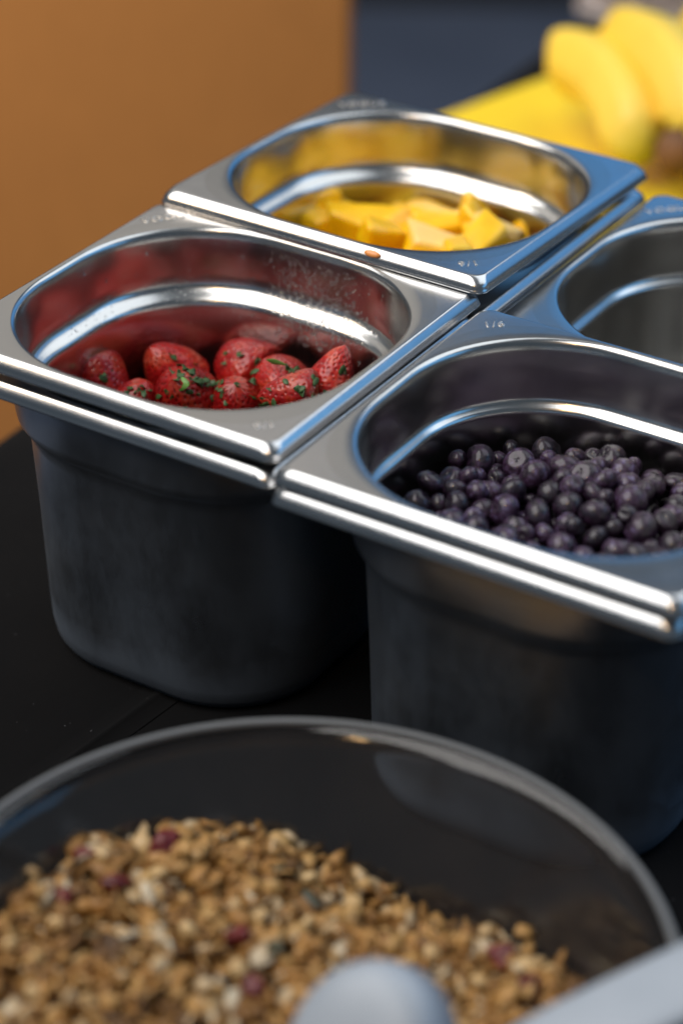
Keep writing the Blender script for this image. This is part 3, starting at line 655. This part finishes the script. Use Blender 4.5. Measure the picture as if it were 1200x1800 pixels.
banana('banana', [wp(1215, 40, 60), wp(1262, 70, 70), wp(1290, 130, 68), wp(1290, 190, 58), wp(1260, 245, 44), wp(1215, 275, 36)], .0222, bun)
bm = bmesh.new(); bmesh.ops.create_uvsphere(bm, u_segments=18, v_segments=12, radius=.0125)
for v in bm.verts: v.co *= 1 + .12 * math.sin(v.co.x * 600) * math.cos(v.co.z * 500); v.co.z *= 1.25
st = link('stem', bmmesh('stem', bm), M_STEM, bun); st.location = wp(1186, 268, 46) - bun.location

tb = empty('folded_towel', W(at(1004, 46, TZ))); tag(tb, 'pale folded towel lying on the table beyond the bananas', 'towel')
yaw_t = math.atan2(.50, .866)
for k, (hh, w2, d2) in enumerate(((.012, .30, .20), (.034, .295, .195))):
    bm = bmesh.new(); bmesh.ops.create_cube(bm, size=1); bmesh.ops.scale(bm, vec=(w2, d2, .022), verts=bm.verts)
    bmesh.ops.subdivide_edges(bm, edges=bm.edges[:], cuts=5, use_grid_fill=True); bmesh.ops.bevel(bm, geom=[e for e in bm.edges if e.calc_face_angle(0) > 1], offset=.0098, segments=5, affect='EDGES')
    for v in bm.verts: v.co.z += .0016 * math.sin(v.co.x * 60 + k) * math.cos(v.co.y * 50)
    ly = link('fold', bmmesh('fold', bm), M_TOWEL, tb); ly.location = Vector((.152, .102, hh)); 
tb.rotation_euler = (0, 0, RAD(25))

# ---------------------------------------------------------------- granola bowl
bcx, bcy = 121.0, -173.5; BH = 90.0
def Rin(h): return 72 + 59 * min(1, max(0, (h - 4) / 86)) ** 0.7
bowl = empty('bowl', W((bcx, bcy, TZ + .3))); tag(bowl, 'large clear bowl of granola standing in front of the pans', 'bowl')
def revolve(name, prof, mat, parent, n=128):
    vs, fs = [], []; m = len(prof)
    for r, z in prof:
        for i in range(n): a = 2 * math.pi * i / n; vs.append((r * math.cos(a) / 1000, r * math.sin(a) / 1000, z / 1000))
    for j in range(m - 1):
        for i in range(n): i2 = (i + 1) % n; fs.append((j * n + i, j * n + i2, (j + 1) * n + i2, (j + 1) * n + i))
    return vs, fs, n, m
prof_in = [(0.5, 4), (40, 4), (66, 4.0), (72, 4.6)] + [(Rin(h), h) for h in (7, 11, 16, 22, 30, 38, 48, 58, 68, 78, 86.4)]
prof_out = [(Rin(h) + 2.4, h) for h in (86.4, 78, 68, 58, 48, 38, 30, 22, 16, 11, 7)] + [(73, 1.5), (69, 0), (40, 0.2), (0.5, 0.3)]
vs, fs, n_, m_ = revolve('well', prof_in + prof_out, M_BOWL, bowl)
fs.append(tuple(range(n_))[::-1]); fs.append(tuple(range((m_ - 1) * n_, m_ * n_)))
wl = link('bowl_wall', mesh('bowl_wall', vs, fs), M_BOWL, bowl); fixn(wl)
rc, rz = Rin(86.4) + 1.2, 87.4
prf = [(rc + 1.6 * math.cos(a), rz + 1.8 * math.sin(a)) for a in [2 * math.pi * k / 14 for k in range(15)]]
vs, fs, _, _ = revolve('bowl_rim', prf, M_FROST, bowl); rm = link('bowl_rim', mesh('bowl_rim', vs, fs), M_FROST, bowl)
bm = bmesh.new(); bm.from_mesh(rm.data); bmesh.ops.remove_doubles(bm, verts=bm.verts[:], dist=1e-6); bmesh.ops.recalc_face_normals(bm, faces=bm.faces[:]); bm.to_mesh(rm.data); bm.free()

EDGE = [(-180, 62), (-175, 63), (166, 61.5), (152, 59), (137, 57), (126, 50), (112, 41), (99, 35.5), (90, 33), (70, 38), (53, 44), (20, 50), (-20, 54), (-60, 58), (-120, 61)]
EDGE = sorted([((a + 360) % 360, h) for a, h in EDGE])
def edge_h(deg):
    deg %= 360
    for k in range(len(EDGE)):
        a0, h0 = EDGE[k]; a1, h1 = EDGE[(k + 1) % len(EDGE)]
        if k == len(EDGE) - 1: a1 += 360
        d2 = deg if deg >= a0 else deg + 360
        if a0 <= d2 <= a1: return h0 + (h1 - h0) * (d2 - a0) / (a1 - a0)
    return EDGE[0][1]
EH = [edge_h(d) for d in range(360)]
def gran_h(r, deg):
    e = EH[int(deg) % 360]; R = Rin(e) - 1.5; u = min(1, r / R)
    c = 50 + 6 * math.exp(-((r * math.cos(RAD(deg)) + 45) ** 2 + (r * math.sin(RAD(deg)) - 20) ** 2) / 1800)
    th = RAD(deg); x_, y_ = r * math.cos(th), r * math.sin(th); wob = (2.2 * math.sin(x_ / 9 + 1.3) * math.cos(y_ / 11) + 1.5 * math.sin((x_ + y_) / 6.5)) * (1 - u ** 4)
    return c + (e - c) * u ** 1.6 + wob, R
# heap surface and granules: one countless mass
rd = random.Random(77); vs, fs, tone = [], [], []
nr, na = 16, 72
for j in range(nr + 1):
    for i in range(na):
        deg = 360 * i / na; _, R = gran_h(0, deg); r = R * j / nr * .985 + .2; h, _ = gran_h(r, deg)
        vs.append(Vector((r * math.cos(RAD(deg)), r * math.sin(RAD(deg)), h - 3.0 + rd.uniform(-1, 1)))); tone.append(rd.uniform(.05, .3))
for k in range(1, 7):
    for i in range(na):
        deg = 360 * i / na; e = EH[int(deg) % 360] - 3; h = 5 + (e - 5) * (1 - k / 6); r = Rin(h) - 1.2; vs.append(Vector((r * math.cos(RAD(deg)), r * math.sin(RAD(deg)), h + .3))); tone.append(rd.uniform(.2, .7))
for j in range(nr + 6):
    for i in range(na): i2 = (i + 1) % na; fs.append((j * na + i, j * na + i2, (j + 1) * na + i2, (j + 1) * na + i))
fs.append(tuple(range((nr + 6) * na, (nr + 7) * na)))
ICO = bmesh.new(); bmesh.ops.create_icosphere(ICO, subdivisions=1, radius=1); iv = [v.co.copy() for v in ICO.verts]; ifc = [tuple(v.index for v in f.verts) for f in ICO.faces]; ICO.free()
def grain(c, s, rot, tn):
    b0 = len(vs); m = rot.to_matrix(); jit = [rd.uniform(.68, 1.22) for _ in iv]
    for v, q in zip(iv, jit): vs.append(c + m @ Vector((v.x * s[0], v.y * s[1], v.z * s[2])) * q); tone.append(max(0, min(1, tn + rd.uniform(-.06, .06))))
    for f in ifc: fs.append(tuple(b0 + k for k in f))
def heap_pt(deg, r, dep):
    _, R = gran_h(0, deg); r = min(r, R - 3); h, _ = gran_h(r, deg); return Vector((r * math.cos(RAD(deg)), r * math.sin(RAD(deg)), h + dep))
TN = (.15, .30, .45, .55, .62, .70, .80, .92)
for k in range(2300):     # loose oat flakes
    deg = rd.uniform(0, 360); r = gran_h(0, deg)[1] * math.sqrt(rd.random()); q = rd.uniform(3.0, 5.6)
    grain(heap_pt(deg, r, rd.uniform(-2.8, 2.4)), (q * rd.uniform(1.05, 1.4), q * rd.uniform(.65, .95), rd.uniform(.35, .7)), Euler((rd.gauss(0, .75), rd.gauss(0, .75), rd.uniform(0, 6.28))), rd.choice(TN))
for k in range(320):      # stuck clusters of flakes
    deg = rd.uniform(0, 360); r = gran_h(0, deg)[1] * math.sqrt(rd.random()) * .96; c0 = heap_pt(deg, r, rd.uniform(-.5, 3.2)); tn = rd.choice(TN); w_ = rd.uniform(2.6, 5.2)
    for q_ in range(rd.randint(5, 9)):
        q = rd.uniform(3.0, 6.4); grain(c0 + Vector((rd.gauss(0, w_), rd.gauss(0, w_), rd.gauss(0, w_ * .45))), (q * 1.2, q * .8, rd.uniform(.4, 1.1)), Euler((rd.gauss(0, .8), rd.gauss(0, .8), rd.uniform(0, 6.28))), tn + rd.uniform(-.12, .15))
for k in range(700):      # crumbs and splinters
    deg = rd.uniform(0, 360); r = gran_h(0, deg)[1] * math.sqrt(rd.random()); 
    grain(heap_pt(deg, r, rd.uniform(0, 2.8)), (rd.uniform(1.2, 4.5), rd.uniform(.6, 1.2), rd.uniform(.5, 1)), Euler((rd.gauss(0, .6), rd.gauss(0, .6), rd.uniform(0, 6.28))), rd.choice((.35, .6, .95, 1.0)))
gm = mesh('granola', [v / 1000 for v in vs], fs); fattr(gm, 'tone', tone); go = link('granola', gm, M_GRAN); go.location = bowl.location; stuff(go); tag(go, 'toasted oat granola heaped in the clear bowl', 'granola')
# larger pieces lying on the heap
def lump(name, seed, s, mat, wr):
    rd2 = random.Random(seed); bm = bmesh.new(); bmesh.ops.create_icosphere(bm, subdivisions=3, radius=1); ph = [rd2.uniform(0, 6) for _ in range(4)]
    for v in bm.verts:
        x, y, z = v.co; d = 1 + wr * (math.sin(5 * x + ph[0]) * math.cos(4 * y + ph[1]) + .6 * math.sin(9 * z + ph[2] + 5 * y)); v.co = Vector((x * s[0], y * s[1], z * s[2])) * d / 1000
    me = bmmesh(name, bm); me.materials.append(mat); return me
CR = [lump('dried_cranberry', s, (6.0, 4.4, 3.2), M_CRAN, .14) for s in (1, 2, 3)]
PU = lump('pumpkin_seed', 4, (5.4, 2.9, 1.1), M_PUMP, .03); NU = [lump('nut', s, (4.6, 3.6, 2.6), M_NUT, .06) for s in (5, 6)]
def on_heap(me, name, px, py, label, cat, group, up=2.2, sc=1.0):
    h = 55.0
    for _ in range(30):
        p = at(px, py, TZ + h); dx, dy = p.x - bcx, p.y - bcy; r = math.hypot(dx, dy); hh, R = gran_h(r, math.degrees(math.atan2(dy, dx)) % 360); h = h * .5 + hh * .5
    if r > R - 5: dx, dy = dx * (R - 5) / r, dy * (R - 5) / r
    o = link(name, me); o.location = bowl.location + Vector((dx, dy, h + up)) / 1000; o.rotation_euler = (rd.gauss(0, .5), rd.gauss(0, .5), rd.uniform(0, 6.28)); o.scale = (sc,) * 3
    tag(o, label, cat, group)
for px, py in ((155, 1522), (290, 1502), (205, 1570), (110, 1592), (420, 1668), (445, 1752), (882, 1700), (925, 1758)):
    on_heap(rd.choice(CR), 'dried_cranberry', px, py, 'wrinkled dark red dried cranberry lying on the granola', 'cranberry', 'dried cranberries in the granola', 4.6, rd.uniform(.85, 1.15))
for px, py in ((490, 1535), (545, 1598), (480, 1680), (150, 1660)):
    on_heap(PU, 'pumpkin_seed', px, py, 'flat dark green pumpkin seed lying on the granola', 'seed', 'pumpkin seeds in the granola', 4.0, rd.uniform(.8, 1.1))
for px, py in ((540, 1560), (345, 1515), (455, 1625), (250, 1500), (985, 1722), (925, 1715), (280, 1550), (20, 1680), (100, 1640), (330, 1650), (620, 1600), (540, 1640), (60, 1760), (420, 1720), (760, 1690), (840, 1740)):
    on_heap(rd.choice(NU), 'nut', px, py, 'pale toasted nut piece lying on the granola', 'nut', 'nut pieces in the granola', 3.8, rd.uniform(.7, 1.1))

# ---------------------------------------------------------------- scoop: rounded head in the granola, bent handle over the bowl rim
sc = empty('serving_scoop', W(at(668, 1856, TZ + 70))); tag(sc, 'pale grey plastic scoop in the granola, handle over the bowl rim', 'scoop')
def scoop_head():
    vs, fs = [], []; nu, nv = 40, 14
    # a shallow round shell, face turned towards the photographer's side; outer then inner surface
    for sgn, R, D in ((1, 27, 26), (0, 25.4, 24.4)):
        for j in range(nv + 1):
            t_ = math.pi / 2 * j / nv; e = math.sin(t_) ** .55; d = D * math.cos(t_) ** .40 if t_ < math.pi / 2 - 1e-6 else 0
            for i in range(nu): a = 2 * math.pi * i / nu; vs.append((R * e * math.cos(a) / 1000, R * 1.15 * e * math.sin(a) / 1000, d / 1000))
    off = (nv + 1) * nu
    for o_, rev in ((0, 0), (off, 1)):
        for j in range(nv):
            for i in range(nu):
                i2 = (i + 1) % nu; f = (o_ + j * nu + i, o_ + j * nu + i2, o_ + (j + 1) * nu + i2, o_ + (j + 1) * nu + i); fs.append(f[::-1] if rev else f)
    for i in range(nu): i2 = (i + 1) % nu; fs.append((nv * nu + i, nv * nu + i2, off + nv * nu + i2, off + nv * nu + i))
    return mesh('scoop_head', vs, fs)
hd_o = link('scoop_head', scoop_head(), M_SCOOP, sc)
toc = (W(CO) - sc.location).normalized()
hd_o.rotation_euler = (toc * .9 - rt * .42 + Vector((0, 0, .10))).normalized().to_track_quat('Z', 'Y').to_euler()
def strap(name, pts, w0, th, parent, mat):
    P = [Vector(p) for p in pts]; n = 48; vs, fs = [], []; nu = 16
    def cr(t_):
        k = min(int(t_ * (len(P) - 1)), len(P) - 2); u = t_ * (len(P) - 1) - k
        a, b_, c_, d = P[max(k - 1, 0)], P[k], P[k + 1], P[min(k + 2, len(P) - 1)]
        return .5 * ((2 * b_) + (c_ - a) * u + (2 * a - 5 * b_ + 4 * c_ - d) * u * u + (3 * b_ - a - 3 * c_ + d) * u ** 3)
    for j in range(n + 1):
        t_ = j / n; p = cr(t_); tg = (cr(min(1, t_ + .01)) - cr(max(0, t_ - .01))).normalized(); s = tg.cross(Vector((0, 0, 1))).normalized(); up = s.cross(tg)
        ww = w0 * (.62 + .38 * min(1, t_ * 2)); e = 1 if t_ < .97 else math.sqrt(max(.02, 1 - ((t_ - .97) / .03) ** 2))
        for i in range(nu):
            a = 2 * math.pi * i / nu; cx_, sx_ = math.cos(a), math.sin(a); q = p + s * ww * .5 * e * math.copysign(abs(cx_) ** .5, cx_) + up * th * .5 * math.copysign(abs(sx_) ** .7, sx_); vs.append(q - parent.location)
    for j in range(n):
        for i in range(nu): i2 = (i + 1) % nu; fs.append((j * nu + i, j * nu + i2, (j + 1) * nu + i2, (j + 1) * nu + i))
    fs.append(tuple(reversed(range(nu)))); fs.append(tuple(range(n * nu, n * nu + nu)))
    return link(name, mesh(name, vs, fs), mat, parent)
strap('handle', [W(at(660, 1850, TZ + 66)), W(at(760, 1905, TZ + 72)), W(at(880, 1880, TZ + 84)), W(at(1010, 1822, TZ + 93)), W(at(1140, 1760, TZ + 100)), W(at(1290, 1690, TZ + 106)), W(at(1420, 1630, TZ + 108))], .030, .008, sc, M_SCOOP)
